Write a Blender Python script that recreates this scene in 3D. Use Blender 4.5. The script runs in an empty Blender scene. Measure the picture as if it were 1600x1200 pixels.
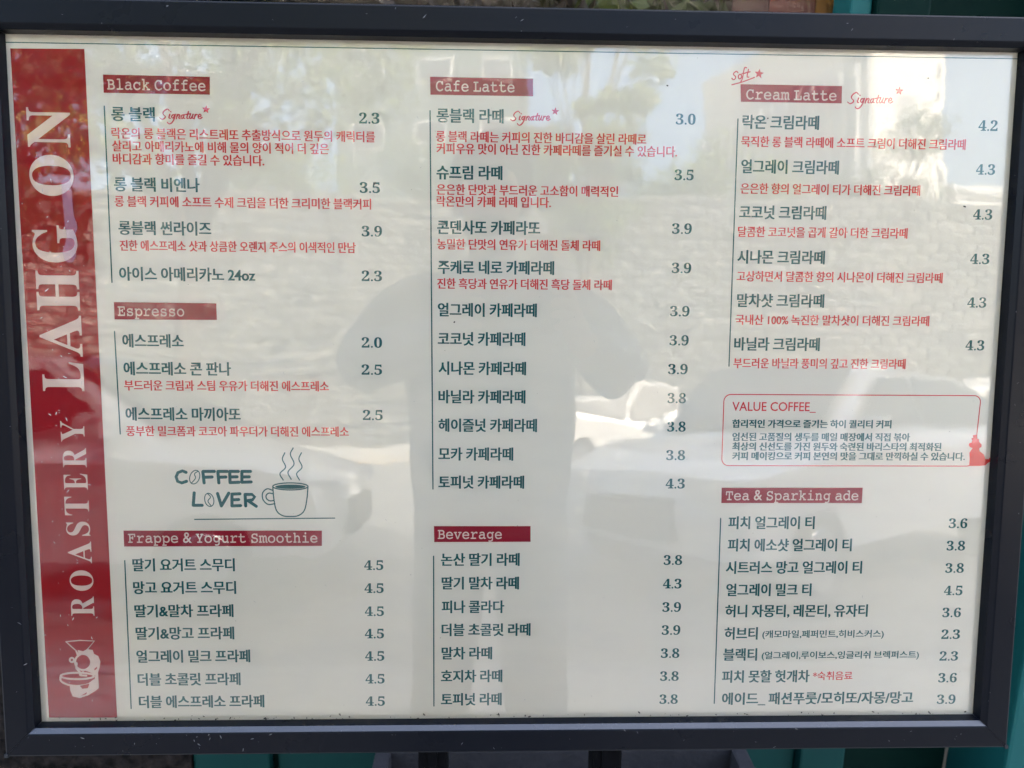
import bpy, bmesh, math, random
from mathutils import Vector, Matrix, Euler

random.seed(7)
S = bpy.context.scene
COL = S.collection
R = math.radians

# ------------------------------------------------------------ camera, sky, sun, exposure
LEAN = R(7)                                    # the board leans back
BH = 1.2                                       # height of the board's centre
M_BOARD = Matrix(((1, 0, 0), (0, math.sin(LEAN), -math.cos(LEAN)), (0, math.cos(LEAN), math.sin(LEAN))))
R_CAM = Matrix(((0.99953085, -0.00513508, -0.03019441),
                (0.00800491, 0.99537739, 0.0957067),
                (0.02956337, -0.09590351, 0.99495152)))
cam_d = bpy.data.cameras.new('camera'); cam = bpy.data.objects.new('camera', cam_d); COL.objects.link(cam)
CAM = M_BOARD @ Vector((-0.02560602, 0.07240784, 0.65581364)) + Vector((0, 0, BH))
cam.matrix_world = Matrix.Translation(CAM) @ (M_BOARD @ R_CAM).to_4x4()
cam_d.sensor_width = 36; cam_d.lens = 27; cam_d.clip_start = 0.02; cam_d.clip_end = 3000
cam_d.dof.use_dof = True; cam_d.dof.focus_distance = 0.665; cam_d.dof.aperture_fstop = 9.0
S.camera = cam

SUN_EL, SUN_AZ = R(48), R(25)                  # behind the shop, a little to the right
w = bpy.data.worlds.new('World'); S.world = w; w.use_nodes = True
nt = w.node_tree; bg = nt.nodes['Background']
sky = nt.nodes.new('ShaderNodeTexSky'); sky.sky_type = 'NISHITA'; sky.sun_disc = False
sky.sun_elevation = SUN_EL; sky.sun_rotation = SUN_AZ; sky.dust_density = 9; sky.air_density = 1.3
nt.links.new(sky.outputs[0], bg.inputs[0]); bg.inputs[1].default_value = 0.15
sun_d = bpy.data.lights.new('sun', 'SUN'); sun = bpy.data.objects.new('sun', sun_d); COL.objects.link(sun)
sun_d.energy = 2.2; sun_d.angle = R(0.5); sun_d.color = (1, .95, .87)
sdir = Vector((math.sin(SUN_AZ) * math.cos(SUN_EL), math.cos(SUN_AZ) * math.cos(SUN_EL), math.sin(SUN_EL)))
sun.rotation_euler = sdir.to_track_quat('Z', 'Y').to_euler()
S.view_settings.view_transform = 'Standard'; S.view_settings.look = 'None'
S.view_settings.gamma = 1; S.view_settings.exposure = 3.94
S.render.engine = 'CYCLES'; S.cycles.use_denoising = True; S.cycles.max_bounces = 8
S.cycles.transparent_max_bounces = 12

# ------------------------------------------------------------ helpers
def tag(o, label=None, cat=None, group=None, kind=None):
    if label: o['label'] = label
    if cat: o['category'] = cat
    if group: o['group'] = group
    if kind: o['kind'] = kind
    return o

def empty(name, label, cat, loc=(0, 0, 0), rot=(0, 0, 0), group=None):
    o = bpy.data.objects.new(name, None); COL.objects.link(o)
    o.location = loc; o.rotation_euler = rot; o.empty_display_size = .1
    return tag(o, label, cat, group)

def add(name, me, m, parent=None, loc=None, rot=None):
    if m is not None and not me.materials: me.materials.append(m)
    o = bpy.data.objects.new(name, me); COL.objects.link(o)
    if parent: o.parent = parent
    if loc is not None: o.location = loc
    if rot is not None: o.rotation_euler = rot
    return o

def mesh(verts, faces, smooth=False, name='shape'):
    me = bpy.data.meshes.new(name); me.from_pydata([tuple(v) for v in verts], [], faces); me.update()
    if smooth: me.shade_smooth()
    return me

def bm_mesh(bm, smooth=False, name='shape'):
    me = bpy.data.meshes.new(name); bmesh.ops.recalc_face_normals(bm, faces=bm.faces); bm.to_mesh(me); bm.free()
    if smooth: me.shade_smooth()
    return me

def box_bm(bm, x0, x1, y0, y1, z0, z1, bev=0.0):
    v = [bm.verts.new(p) for p in ((x0,y0,z0),(x1,y0,z0),(x1,y1,z0),(x0,y1,z0),(x0,y0,z1),(x1,y0,z1),(x1,y1,z1),(x0,y1,z1))]
    fs = [bm.faces.new([v[i] for i in f]) for f in ((3,2,1,0),(4,5,6,7),(0,1,5,4),(1,2,6,5),(2,3,7,6),(3,0,4,7))]
    if bev:
        es = list({e for f in fs for e in f.edges})
        bmesh.ops.bevel(bm, geom=es, offset=bev, segments=2, affect='EDGES', profile=.6)

def box(name, b, m, parent=None, bev=0.0, smooth=False):
    bm = bmesh.new(); box_bm(bm, *b, bev=bev)
    return add(name, bm_mesh(bm, smooth), m, parent)

def cyl_bm(bm, p0, p1, r0, r1, n=12, cap=True):
    p0, p1 = Vector(p0), Vector(p1); q = (p1 - p0).to_track_quat('Z', 'Y')
    a = [bm.verts.new(p0 + q @ Vector((r0*math.cos(2*math.pi*i/n), r0*math.sin(2*math.pi*i/n), 0))) for i in range(n)]
    b = [bm.verts.new(p1 + q @ Vector((r1*math.cos(2*math.pi*i/n), r1*math.sin(2*math.pi*i/n), 0))) for i in range(n)]
    for i in range(n): bm.faces.new((a[i], a[(i+1) % n], b[(i+1) % n], b[i]))
    if cap: bm.faces.new(a[::-1]); bm.faces.new(b)

def struct(name, me, m): return tag(add(name, me, m), kind='structure')

# ------------------------------------------------------------ materials
def mat(name, col, rough=.5, metal=0, spec=.5, noise=None, bump=None, coat=0, tex='Object'):
    """noise = (scale, amount, second colour, detail); bump = (scale, strength, distance)"""
    m = bpy.data.materials.new(name); m.use_nodes = True; n = m.node_tree; b = n.nodes['Principled BSDF']
    b.inputs['Base Color'].default_value = (*col, 1); b.inputs['Roughness'].default_value = rough
    b.inputs['Metallic'].default_value = metal; b.inputs['Specular IOR Level'].default_value = spec
    b.inputs['Coat Weight'].default_value = coat
    tc = n.nodes.new('ShaderNodeTexCoord')
    if noise:
        t = n.nodes.new('ShaderNodeTexNoise'); t.inputs['Scale'].default_value = noise[0]; t.inputs['Detail'].default_value = noise[3] if len(noise) > 3 else 6
        n.links.new(tc.outputs[tex], t.inputs['Vector'])
        cr = n.nodes.new('ShaderNodeValToRGB'); cr.color_ramp.elements[0].position = .5 - noise[1]; cr.color_ramp.elements[1].position = .5 + noise[1]
        cr.color_ramp.elements[0].color = (*col, 1); cr.color_ramp.elements[1].color = (*noise[2], 1)
        n.links.new(t.outputs['Fac'], cr.inputs[0]); n.links.new(cr.outputs[0], b.inputs['Base Color'])
    if bump:
        t = n.nodes.new('ShaderNodeTexNoise'); t.inputs['Scale'].default_value = bump[0]; t.inputs['Detail'].default_value = 5
        n.links.new(tc.outputs[tex], t.inputs['Vector'])
        bp = n.nodes.new('ShaderNodeBump'); bp.inputs['Strength'].default_value = bump[1]; bp.inputs['Distance'].default_value = bump[2]
        n.links.new(t.outputs['Fac'], bp.inputs['Height']); n.links.new(bp.outputs[0], b.inputs['Normal'])
    return m

def ink(name, col):
    m = mat(name, col, .8, spec=.1)
    return m

PAPER = mat('poster_paper', (.745, .722, .668), .7, spec=.2, noise=(9, .35, (.725, .71, .66)), bump=(260, .12, .0002))
INK_T = ink('teal_ink', (.005, .098, .108))
INK_R = ink('red_ink', (.60, .040, .048))
INK_BAR = ink('crimson_ink', (.30, .011, .030))
INK_BAN = ink('banner_crimson_ink', (.34, .013, .022))
INK_C = ink('cream_ink', (.74, .62, .58))
INK_P = ink('pink_ink', (.52, .028, .060))

def frame_material():
    m = mat('black_coated_aluminium', (.0018, .0024, .0042), .30, spec=.09, bump=(900, .10, .0002))
    n = m.node_tree; b = n.nodes['Principled BSDF']; tc = n.nodes['Texture Coordinate']
    t = n.nodes.new('ShaderNodeTexNoise'); t.inputs['Scale'].default_value = 14; t.inputs['Detail'].default_value = 8
    n.links.new(tc.outputs['Object'], t.inputs['Vector'])
    mr = n.nodes.new('ShaderNodeMapRange'); mr.inputs['To Min'].default_value = .22; mr.inputs['To Max'].default_value = .36
    n.links.new(t.outputs['Fac'], mr.inputs['Value']); n.links.new(mr.outputs[0], b.inputs['Roughness'])
    return m
FRAME = frame_material()
LIP = mat('sky_sheen_frame_edge', (.006, .007, .012), .24, spec=.42, noise=(40, .2, (.012, .013, .018)), bump=(300, .1, .0003))  # paler, glossier frame black; paints the sky's sheen into the bottom rail's chamfer

def film_material():
    """clear glossy plastic film: reflects by Fresnel, otherwise lets the print show; faintly wavy"""
    m = bpy.data.materials.new('clear_plastic_film'); m.use_nodes = True; n = m.node_tree
    n.nodes.clear(); out = n.nodes.new('ShaderNodeOutputMaterial')
    tr = n.nodes.new('ShaderNodeBsdfTransparent'); tr.inputs[0].default_value = (.985, .99, .985, 1)
    gl = n.nodes.new('ShaderNodeBsdfGlossy'); gl.inputs['Roughness'].default_value = .008
    fr = n.nodes.new('ShaderNodeFresnel'); fr.inputs['IOR'].default_value = 1.64
    mx = n.nodes.new('ShaderNodeMixShader'); tc = n.nodes.new('ShaderNodeTexCoord')
    def noise(scale, detail, sc=(1, 1, 1)):
        mp = n.nodes.new('ShaderNodeMapping'); mp.inputs['Scale'].default_value = sc
        t = n.nodes.new('ShaderNodeTexNoise'); t.inputs['Scale'].default_value = scale; t.inputs['Detail'].default_value = detail
        n.links.new(tc.outputs['Object'], mp.inputs[0]); n.links.new(mp.outputs[0], t.inputs['Vector']); return t
    a = noise(7, 1); b = noise(60, 3, (1, 1.6, 1)); c = noise(700, 3)
    b1 = n.nodes.new('ShaderNodeBump'); b1.inputs['Strength'].default_value = 1; b1.inputs['Distance'].default_value = .0006
    b2 = n.nodes.new('ShaderNodeBump'); b2.inputs['Strength'].default_value = 1; b2.inputs['Distance'].default_value = .00002
    b3 = n.nodes.new('ShaderNodeBump'); b3.inputs['Strength'].default_value = 1; b3.inputs['Distance'].default_value = .0000015
    n.links.new(a.outputs['Fac'], b1.inputs['Height']); n.links.new(b.outputs['Fac'], b2.inputs['Height']); n.links.new(c.outputs['Fac'], b3.inputs['Height'])
    n.links.new(b1.outputs[0], b2.inputs['Normal']); n.links.new(b2.outputs[0], b3.inputs['Normal'])
    n.links.new(b3.outputs[0], gl.inputs['Normal'])
    n.links.new(fr.outputs[0], mx.inputs[0]); n.links.new(tr.outputs[0], mx.inputs[1]); n.links.new(gl.outputs[0], mx.inputs[2])
    # a thin uneven veil of street dust on the plastic
    d = noise(26, 8, (.6, 1.6, 1)); d2 = noise(4, 3); mu = n.nodes.new('ShaderNodeMath'); mu.operation = 'MULTIPLY'
    mr = n.nodes.new('ShaderNodeMapRange'); mr.inputs['From Min'].default_value = .22; mr.inputs['From Max'].default_value = .48; mr.inputs['To Max'].default_value = .05
    df = n.nodes.new('ShaderNodeBsdfDiffuse'); df.inputs[0].default_value = (.55, .53, .49, 1); mz = n.nodes.new('ShaderNodeMixShader')
    n.links.new(d.outputs['Fac'], mu.inputs[0]); n.links.new(d2.outputs['Fac'], mu.inputs[1]); n.links.new(mu.outputs[0], mr.inputs['Value'])
    n.links.new(mr.outputs[0], mz.inputs[0]); n.links.new(mx.outputs[0], mz.inputs[1]); n.links.new(df.outputs[0], mz.inputs[2])
    n.links.new(mz.outputs[0], out.inputs[0])
    return m
FILM = film_material()
DARKSTEEL = mat('dark_steel', (.0015, .0018, .0028), .5, spec=.03, bump=(300, .1, .0003))

# ------------------------------------------------------------ printed matter (millimetres on the poster)
LINES = [
    ('h', 'Black Coffee', -337.7, 252.8, -258.5),
    ('h', 'Espresso', -336.6, 69.0, -281.6),
    ('h', 'Frappe & Yogurt Smoothie', -335.8, -126.0, -173.7),
    ('h', 'Cafe Latte', -70.5, 255.9, -5.6),
    ('h', 'Beverage', -69.4, -122.8, -13.6),
    ('h', 'Cream Latte', 188.1, 253.4, 264.5),
    ('h', 'Tea & Sparking ade', 182.8, -88.2, 300.8),
    ('n', '롱 블랙', -335.3, 229.5, -300.2),
    ('p', '2.3', -133.8, 229.3, -117.0),
    ('d', '락온의 롱 블랙은 리스트레또 추출방식으로 원두의 캐릭터를', -335.9, 214.2, -120.8),
    ('d', '살리고 아메리카노에 비해 물의 양이 적어 더 깊은', -335.8, 204.0, -158.9),
    ('d', '바디감과 향미를 즐길 수 있습니다.', -335.7, 193.7, -212.1),
    ('n', '롱 블랙 비엔나', -335.5, 173.1, -265.6),
    ('p', '3.5', -133.9, 173.1, -117.0),
    ('d', '롱 블랙 커피에 소프트 수제 크림을 더한 크리미한 블랙커피', -335.6, 159.4, -124.5),
    ('n', '롱블랙 썬라이즈', -333.3, 137.7, -257.2),
    ('p', '3.9', -132.7, 137.3, -115.7),
    ('d', '진한 에스프레소 샷과 상큼한 오렌지 주스의 이색적인 만남', -332.9, 123.3, -137.7),
    ('n', '아이스 아메리카노 24oz', -334.3, 99.9, -221.7),
    ('p', '2.3', -133.1, 100.2, -116.0),
    ('n', '에스프레소', -333.9, 44.1, -282.9),
    ('p', '2.0', -133.7, 44.1, -116.4),
    ('n', '에스프레소 콘 판나', -333.8, 20.7, -244.0),
    ('p', '2.5', -134.0, 21.0, -116.6),
    ('d', '부드러운 크림과 스팀 우유가 더해진 에스프레소', -333.8, 6.5, -161.8),
    ('n', '에스프레소 마끼아또', -333.7, -18.0, -236.9),
    ('p', '2.5', -133.3, -18.0, -116.4),
    ('d', '풍부한 밀크폼과 코코아 파우더가 더해진 에스프레소', -333.8, -32.6, -145.5),
    ('n', '딸기 요거트 스무디', -333.0, -149.8, -245.3),
    ('p', '4.5', -133.6, -150.2, -116.9),
    ('n', '망고 요거트 스무디', -333.2, -170.1, -244.7),
    ('p', '4.5', -133.5, -170.9, -116.8),
    ('n', '딸기&말차 프라페', -332.9, -191.0, -247.5),
    ('p', '4.5', -133.4, -191.8, -116.7),
    ('n', '딸기&망고 프라페', -332.6, -211.2, -247.4),
    ('p', '4.5', -133.6, -212.2, -116.8),
    ('n', '얼그레이 밀크 프라페', -332.8, -232.2, -234.1),
    ('p', '4.5', -133.6, -232.7, -116.7),
    ('n', '더블 초콜릿 프라페', -332.5, -253.2, -243.0),
    ('p', '4.5', -133.5, -253.7, -116.6),
    ('n', '더블 에스프레소 프라페', -332.2, -273.8, -222.7),
    ('p', '4.5', -133.4, -274.4, -116.5),
    ('n', '롱블랙 라떼', -70.0, 232.3, -14.4),
    ('p', '3.0', 129.5, 232.5, 146.2),
    ('d', '롱 블랙 라떼는 커피의 진한 바디감을 살린 라떼로', -70.6, 215.5, 105.2),
    ('d', '커피우유 맛이 아닌 진한 카페라떼를 즐기실 수 있습니다.', -70.1, 205.7, 131.4),
    ('n', '슈프림 라떼', -70.1, 186.2, -15.1),
    ('p', '3.5', 129.7, 186.9, 146.0),
    ('d', '은은한 단맛과 부드러운 고소함이 매력적인', -70.1, 172.3, 82.4),
    ('d', '락온만의 카페 라떼 입니다.', -70.1, 162.6, 25.9),
    ('n', '콘덴사또 카페라또', -69.6, 141.2, 17.0),
    ('p', '3.9', 128.8, 142.3, 145.7),
    ('d', '농밀한 단맛의 연유가 더해진 돌체 라떼', -69.7, 127.2, 68.1),
    ('n', '주케로 네로 카페라떼', -69.1, 108.0, 29.3),
    ('p', '3.9', 129.5, 109.3, 146.2),
    ('d', '진한 흑당과 연유가 더해진 흑당 돌체 라떼', -69.7, 94.3, 78.6),
    ('n', '얼그레이 카페라떼', -69.2, 72.2, 15.0),
    ('p', '3.9', 129.1, 72.7, 145.9),
    ('n', '코코넛 카페라떼', -69.2, 47.6, 5.5),
    ('p', '3.9', 129.3, 47.8, 145.9),
    ('n', '시나몬 카페라떼', -68.7, 22.5, 6.3),
    ('p', '3.9', 128.8, 23.0, 145.8),
    ('n', '바닐라 카페라떼', -68.7, -2.0, 6.0),
    ('p', '3.8', 129.0, -2.2, 145.1),
    ('n', '헤이즐넛 카페라떼', -68.8, -26.7, 16.2),
    ('p', '3.8', 129.4, -27.1, 145.6),
    ('n', '모카 카페라떼', -68.8, -51.8, -4.1),
    ('p', '3.8', 129.2, -52.2, 145.8),
    ('n', '토피넛 카페라떼', -68.8, -76.5, 5.6),
    ('p', '4.3', 129.4, -77.4, 146.3),
    ('n', '논산 딸기 라떼', -66.7, -145.5, 2.3),
    ('p', '3.8', 129.5, -146.1, 146.0),
    ('n', '딸기 말차 라떼', -66.1, -166.8, 1.9),
    ('p', '4.3', 129.5, -167.6, 146.1),
    ('n', '피나 콜라다', -66.1, -188.3, -10.9),
    ('p', '3.9', 129.5, -189.0, 146.2),
    ('n', '더블 초콜릿 라떼', -66.2, -209.3, 12.5),
    ('p', '3.9', 129.5, -210.2, 146.2),
    ('n', '말차 라떼', -66.2, -230.8, -21.4),
    ('p', '3.8', 129.3, -231.6, 146.0),
    ('n', '호지차 라떼', -66.8, -252.0, -12.2),
    ('p', '3.8', 129.2, -253.0, 146.0),
    ('n', '토피넛 라떼', -66.8, -273.5, -12.6),
    ('p', '3.8', 129.2, -274.6, 145.8),
    ('n', '락온 크림라떼', 185.7, 231.0, 250.9),
    ('p', '4.2', 387.4, 231.1, 404.0),
    ('d', '묵직한 롱 블랙 라떼에 소프트 크림이 더해진 크림라떼', 185.2, 215.0, 377.5),
    ('n', '얼그레이 크림라떼', 186.0, 194.5, 269.6),
    ('p', '4.3', 387.7, 194.8, 404.3),
    ('d', '은은한 향의 얼그레이 티가 더해진 크림라떼', 186.1, 176.3, 340.6),
    ('n', '코코넛 크림라떼', 185.7, 156.6, 260.5),
    ('p', '4.3', 387.7, 157.1, 404.4),
    ('d', '달콤한 코코넛을 곱게 갈아 더한 크림라떼', 185.2, 140.3, 331.7),
    ('n', '시나몬 크림라떼', 185.5, 119.1, 261.1),
    ('p', '4.3', 387.7, 119.5, 404.5),
    ('d', '고상하면서 달콤한 향의 시나몬이 더해진 크림라떼', 185.5, 102.8, 364.6),
    ('n', '말차샷 크림라떼', 186.5, 82.2, 262.3),
    ('p', '4.3', 387.6, 82.2, 404.3),
    ('d', '국내산 100% 녹진한 말차샷이 더해진 크림라떼', 185.7, 65.8, 355.1),
    ('n', '바닐라 크림라떼', 185.4, 44.9, 260.2),
    ('p', '4.3', 388.4, 45.2, 405.1),
    ('d', '부드러운 바닐라 풍미의 깊고 진한 크림라떼', 185.4, 28.4, 336.5),
    ('v', 'VALUE COFFEE_', 185.7, -9.2, 259.3),
    ('s', '합리적인 가격으로 즐기는 하이 퀄리티 커피', 186.2, -24.4, 327.0),
    ('s', '엄선된 고품질의 생두를 매일 매장에서 직접 볶아', 186.6, -35.9, 344.2),
    ('s', '최상의 신선도를 가진 원두와 숙련된 바리스타의 최적화된', 186.9, -44.4, 372.7),
    ('s', '커피 메이킹으로 커피 본연의 맛을 그대로 만끽하실 수 있습니다.', 187.2, -52.9, 394.5),
    ('n', '피치 얼그레이 티', 185.9, -112.6, 263.0),
    ('p', '3.6', 383.7, -113.0, 400.5),
    ('n', '피치 에소샷 얼그레이 티', 186.1, -132.8, 297.3),
    ('p', '3.8', 383.0, -133.4, 399.8),
    ('n', '시트러스 망고 얼그레이 티', 185.1, -153.2, 307.6),
    ('p', '3.8', 383.1, -153.9, 400.0),
    ('n', '얼그레이 밀크 티', 186.1, -173.7, 262.9),
    ('p', '4.5', 383.2, -174.6, 400.2),
    ('n', '허니 자몽티, 레몬티, 유자티', 185.9, -193.1, 314.9),
    ('p', '3.6', 383.0, -195.0, 400.0),
    ('n', '허브티', 186.0, -213.8, 216.1),
    ('p', '2.3', 383.4, -215.3, 400.5),
    ('n', '블랙티', 185.6, -233.4, 216.3),
    ('p', '2.3', 383.0, -235.7, 400.0),
    ('n', '피치 못할 헛개차', 185.1, -254.0, 264.9),
    ('p', '3.6', 383.0, -256.2, 400.2),
    ('n', '에이드_ 패션푸룻/모히또/자몽/망고', 185.8, -274.8, 361.1),
    ('p', '3.9', 383.1, -276.6, 400.3),
    ('q', '(캐모마일,페퍼민트,히비스커스)', 220.2, -214.5, 330.7),
    ('q', '(얼그레이,루이보스,잉글리쉬 브렉퍼스트)', 220.4, -234.2, 364.0),
    ('r', '*숙취음료', 267.8, -253.7, 304.1),
]
BARS = [[(-340.67, 260.58), (-254.69, 260.25), (-255.1, 246.04), (-340.77, 246.19)], [(-339.5, 76.47), (-254.77, 76.1), (-254.63, 62.17), (-339.56, 62.06)], [(-339.37, -119.19), (-169.71, -119.3), (-169.92, -132.97), (-339.39, -133.32)], [(-75.26, 263.24), (9.74, 263.12), (9.89, 249.0), (-75.03, 248.93)], [(-72.76, -115.37), (11.53, -115.41), (11.68, -129.46), (-72.5, -129.66)], [(182.97, 261.6), (268.76, 261.44), (269.18, 247.4), (183.77, 247.36)], [(178.88, -81.05), (304.39, -80.92), (304.26, -94.73), (179.07, -94.78)]]
RULES = [[(-340.7, 235.55), (-340.4, 92.93)], [(-339.98, 51.88), (-338.71, -35.06)], [(-339.34, -145.81), (-339.09, -279.64)], [(-75.32, 236.09), (-73.53, -82.45)], [(-73.08, -142.28), (-73.04, -279.38)], [(181.85, 233.28), (181.61, 25.84)], [(178.97, -108.57), (179.0, -278.95)]]
SIG = [[(7.73, 6.49), (6.48, 7.74), (4.12, 6.69), (2.62, 4.63), (3.09, 3.11), (4.34, 1.85), (3.64, 0.31), (1.67, -0.36), (-0.23, 0.76)], [(8.15, 3.69), (7.28, 0.88), (8.43, 0.38)], [(8.88, 5.87), (9.12, 5.49)], [(12.16, 3.37), (10.34, 3.09), (9.5, 1.42), (10.64, 0.67), (12.01, 2.73)], [(12.56, 3.63), (11.39, -0.21), (9.21, -3.31), (6.98, -3.98), (5.86, -2.72)], [(14.11, 3.53), (13.22, 0.2)], [(13.53, 1.74), (15.27, 3.55), (16.16, 3.05), (15.31, 0.74), (16.33, 0.37)], [(19.41, 3.36), (17.84, 2.95), (17.14, 1.15), (18.15, 0.4), (19.38, 2.34)], [(19.81, 3.62), (19.07, 0.93), (20.23, 0.56)], [(23.26, 5.96), (21.8, 0.97), (22.95, 0.48)], [(20.85, 3.63), (25.02, 4.33)], [(24.73, 3.44), (23.88, 1.13), (24.9, 0.5), (26.26, 2.44)], [(26.95, 3.98), (26.08, 1.03), (27.11, 0.67)], [(28.63, 3.75), (27.75, 0.42)], [(28.19, 2.09), (29.54, 3.77), (30.7, 3.53)], [(31.04, 1.87), (32.74, 2.28), (33.3, 3.57), (32.27, 4.06), (31.06, 2.51), (31.14, 0.98), (32.42, 0.49), (34.14, 1.54)]]
SOFT = [[(180.48, 270.85), (179.23, 271.86), (177.26, 270.66), (176.91, 269.11), (178.58, 267.59), (178.37, 265.91), (176.65, 265.11), (175.53, 266.25)], [(182.14, 269.59), (180.86, 267.76), (181.6, 265.96), (183.07, 266.25), (183.67, 268.32), (182.14, 269.59)], [(187.6, 274.83), (186.11, 275.06), (185.28, 272.09), (184.42, 266.27), (183.17, 263.67)], [(183.74, 269.87), (186.68, 270.56)], [(189.26, 273.57), (188.26, 267.88), (189.76, 267.39)], [(186.94, 270.83), (190.68, 271.66)], [(175.72, 260.96), (184.52, 263.43), (194.49, 267.21)]]
COFFEE_LOVER = [[(-284.51, -68.15), (-287.59, -66.9), (-291.43, -68.44), (-293.04, -72.07), (-291.95, -75.97), (-288.47, -77.36), (-284.36, -75.96)], [(-270.26, -67.57), (-269.47, -77.34)], [(-269.98, -67.29), (-260.49, -67.27)], [(-269.6, -72.45), (-262.53, -72.16)], [(-257.51, -67.55), (-256.97, -77.32)], [(-257.36, -67.27), (-249.62, -67.26)], [(-257.1, -72.43), (-250.84, -72.14)], [(-247.45, -67.25), (-247.44, -77.03)], [(-247.45, -67.25), (-240.11, -67.24)], [(-247.31, -72.14), (-241.32, -71.99)], [(-247.44, -77.03), (-239.81, -76.74)], [(-237.12, -67.23), (-237.36, -76.74)], [(-237.12, -67.23), (-229.77, -67.22)], [(-237.24, -72.12), (-230.97, -71.97)], [(-237.36, -76.74), (-229.45, -76.45)], [(-278.16, -86.02), (-279.32, -96.96)], [(-279.32, -96.96), (-271.69, -96.96)], [(-258.32, -86.57), (-255.36, -97.52)], [(-255.36, -97.52), (-248.78, -86.28)], [(-246.08, -87.12), (-246.35, -97.51)], [(-246.08, -87.12), (-239.25, -86.83)], [(-246.21, -92.17), (-240.47, -91.89)], [(-246.35, -97.51), (-238.97, -97.23)], [(-234.9, -87.39), (-234.61, -97.51)], [(-234.9, -87.39), (-229.03, -87.38), (-226.76, -89.49), (-228.74, -92.16), (-234.22, -93.01)], [(-232.31, -93.01), (-225.59, -97.79)]]
BEANS = [[(-273.55, -73.75), (-274.42, -75.47), (-275.58, -76.87), (-276.91, -77.83), (-278.28, -78.26), (-279.55, -78.1), (-280.61, -77.37), (-281.35, -76.15), (-281.69, -74.56), (-281.6, -72.75), (-281.1, -70.89), (-280.23, -69.18), (-279.07, -67.78), (-277.74, -66.82), (-276.38, -66.4), (-275.1, -66.56), (-274.04, -67.28), (-273.31, -68.5), (-272.96, -70.09), (-273.04, -71.9), (-273.55, -73.75)], [(-274.59, -67.3), (-277.37, -69.53), (-276.67, -73.16), (-280.06, -77.35)], [(-261.84, -91.21), (-261.63, -93.02), (-261.81, -94.75), (-262.36, -96.23), (-263.22, -97.32), (-264.31, -97.9), (-265.53, -97.92), (-266.74, -97.38), (-267.84, -96.33), (-268.72, -94.88), (-269.28, -93.16), (-269.49, -91.34), (-269.3, -89.61), (-268.76, -88.14), (-267.9, -87.06), (-266.81, -86.48), (-265.6, -86.45), (-264.38, -86.99), (-263.28, -88.04), (-262.41, -89.49), (-261.84, -91.21)], [(-267.03, -86.57), (-264.4, -89.66), (-266.68, -93.31), (-263.82, -97.8)]]
COUNTER = [[(-278.62, -109.35), (-158.52, -108.24)]]
CUP = [[(-181.03, -80.31), (-181.78, -81.27), (-183.93, -82.13), (-187.28, -82.82), (-191.49, -83.26), (-196.14, -83.42), (-200.79, -83.27), (-204.97, -82.84), (-208.29, -82.16), (-210.4, -81.3), (-211.12, -80.35), (-210.36, -79.39), (-208.21, -78.53), (-204.87, -77.85), (-200.67, -77.4), (-196.02, -77.25), (-191.38, -77.39), (-187.19, -77.82), (-183.87, -78.5), (-181.75, -79.36), (-181.03, -80.31)], [(-211.12, -80.63), (-210.4, -91.59), (-208.42, -101.45), (-203.44, -105.97), (-196.6, -106.82), (-189.71, -105.97), (-184.55, -101.45), (-182.18, -91.57), (-181.03, -80.6)], [(-211.33, -83.72), (-215.95, -82.46), (-219.85, -85.97), (-219.71, -91.87), (-215.57, -96.09), (-209.67, -95.53)], [(-211.12, -86.81), (-214.66, -86.25), (-216.89, -88.22), (-216.68, -91.03), (-213.99, -93.0), (-210.43, -92.71)], [(-202.12, -74.73), (-204.74, -69.14), (-199.85, -63.54), (-202.43, -56.57), (-200.28, -50.99)], [(-195.28, -74.02), (-197.88, -67.73), (-192.56, -60.73), (-195.54, -52.37), (-193.12, -46.8)], [(-188.18, -74.71), (-190.54, -69.11), (-185.79, -63.51), (-188.39, -56.54), (-186.11, -50.96)]]
CUP_FILL = [(-182.95, -80.6), (-183.6, -81.21), (-185.48, -81.76), (-188.4, -82.19), (-192.06, -82.48), (-196.13, -82.58), (-200.18, -82.49), (-203.84, -82.21), (-206.73, -81.78), (-208.58, -81.23), (-209.21, -80.63), (-208.56, -80.02), (-206.68, -79.47), (-203.77, -79.03), (-200.11, -78.75), (-196.05, -78.65), (-191.99, -78.74), (-188.34, -79.01), (-185.44, -79.45), (-183.58, -79.99), (-182.95, -80.6)]
DOG = [(400.15, -33.83), (403.84, -33.25), (404.35, -36.66), (405.85, -37.51), (406.29, -39.79), (408.45, -42.07), (408.59, -44.06), (406.67, -45.5), (407.13, -48.07), (411.07, -50.92), (413.09, -55.21), (415.97, -55.2), (416.44, -53.77), (417.94, -54.62), (417.54, -57.2), (415.05, -58.64), (413.17, -60.66), (407.74, -61.24), (398.52, -61.26), (398.7, -55.24), (398.03, -49.52), (400.62, -45.23), (398.27, -44.38), (397.0, -42.67), (397.47, -40.96), (399.44, -40.38), (399.84, -37.81), (398.64, -36.96), (400.59, -36.1)]
BANNER_LETTERS = [('L', -401.3, -367.1, 1.4, 25.8), ('A', -402.0, -367.1, 30.6, 64.9), ('H', -402.7, -367.5, 69.2, 102.0), ('G', -403.9, -367.4, 108.9, 139.3), ('O', -403.6, -367.9, 163.1, 196.1), ('N', -403.5, -368.5, 202.3, 233.8), ('Y', -388.4, -368.6, -41.8, -24.2), ('R', -387.8, -368.0, -63.9, -47.3), ('E', -387.8, -367.9, -83.3, -69.4), ('T', -388.2, -367.7, -105.7, -89.5), ('S', -387.8, -367.5, -123.7, -111.3), ('A', -387.4, -367.3, -148.0, -128.8), ('O', -386.9, -366.8, -172.5, -154.3), ('R', -386.9, -367.2, -194.9, -177.7), ]
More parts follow.
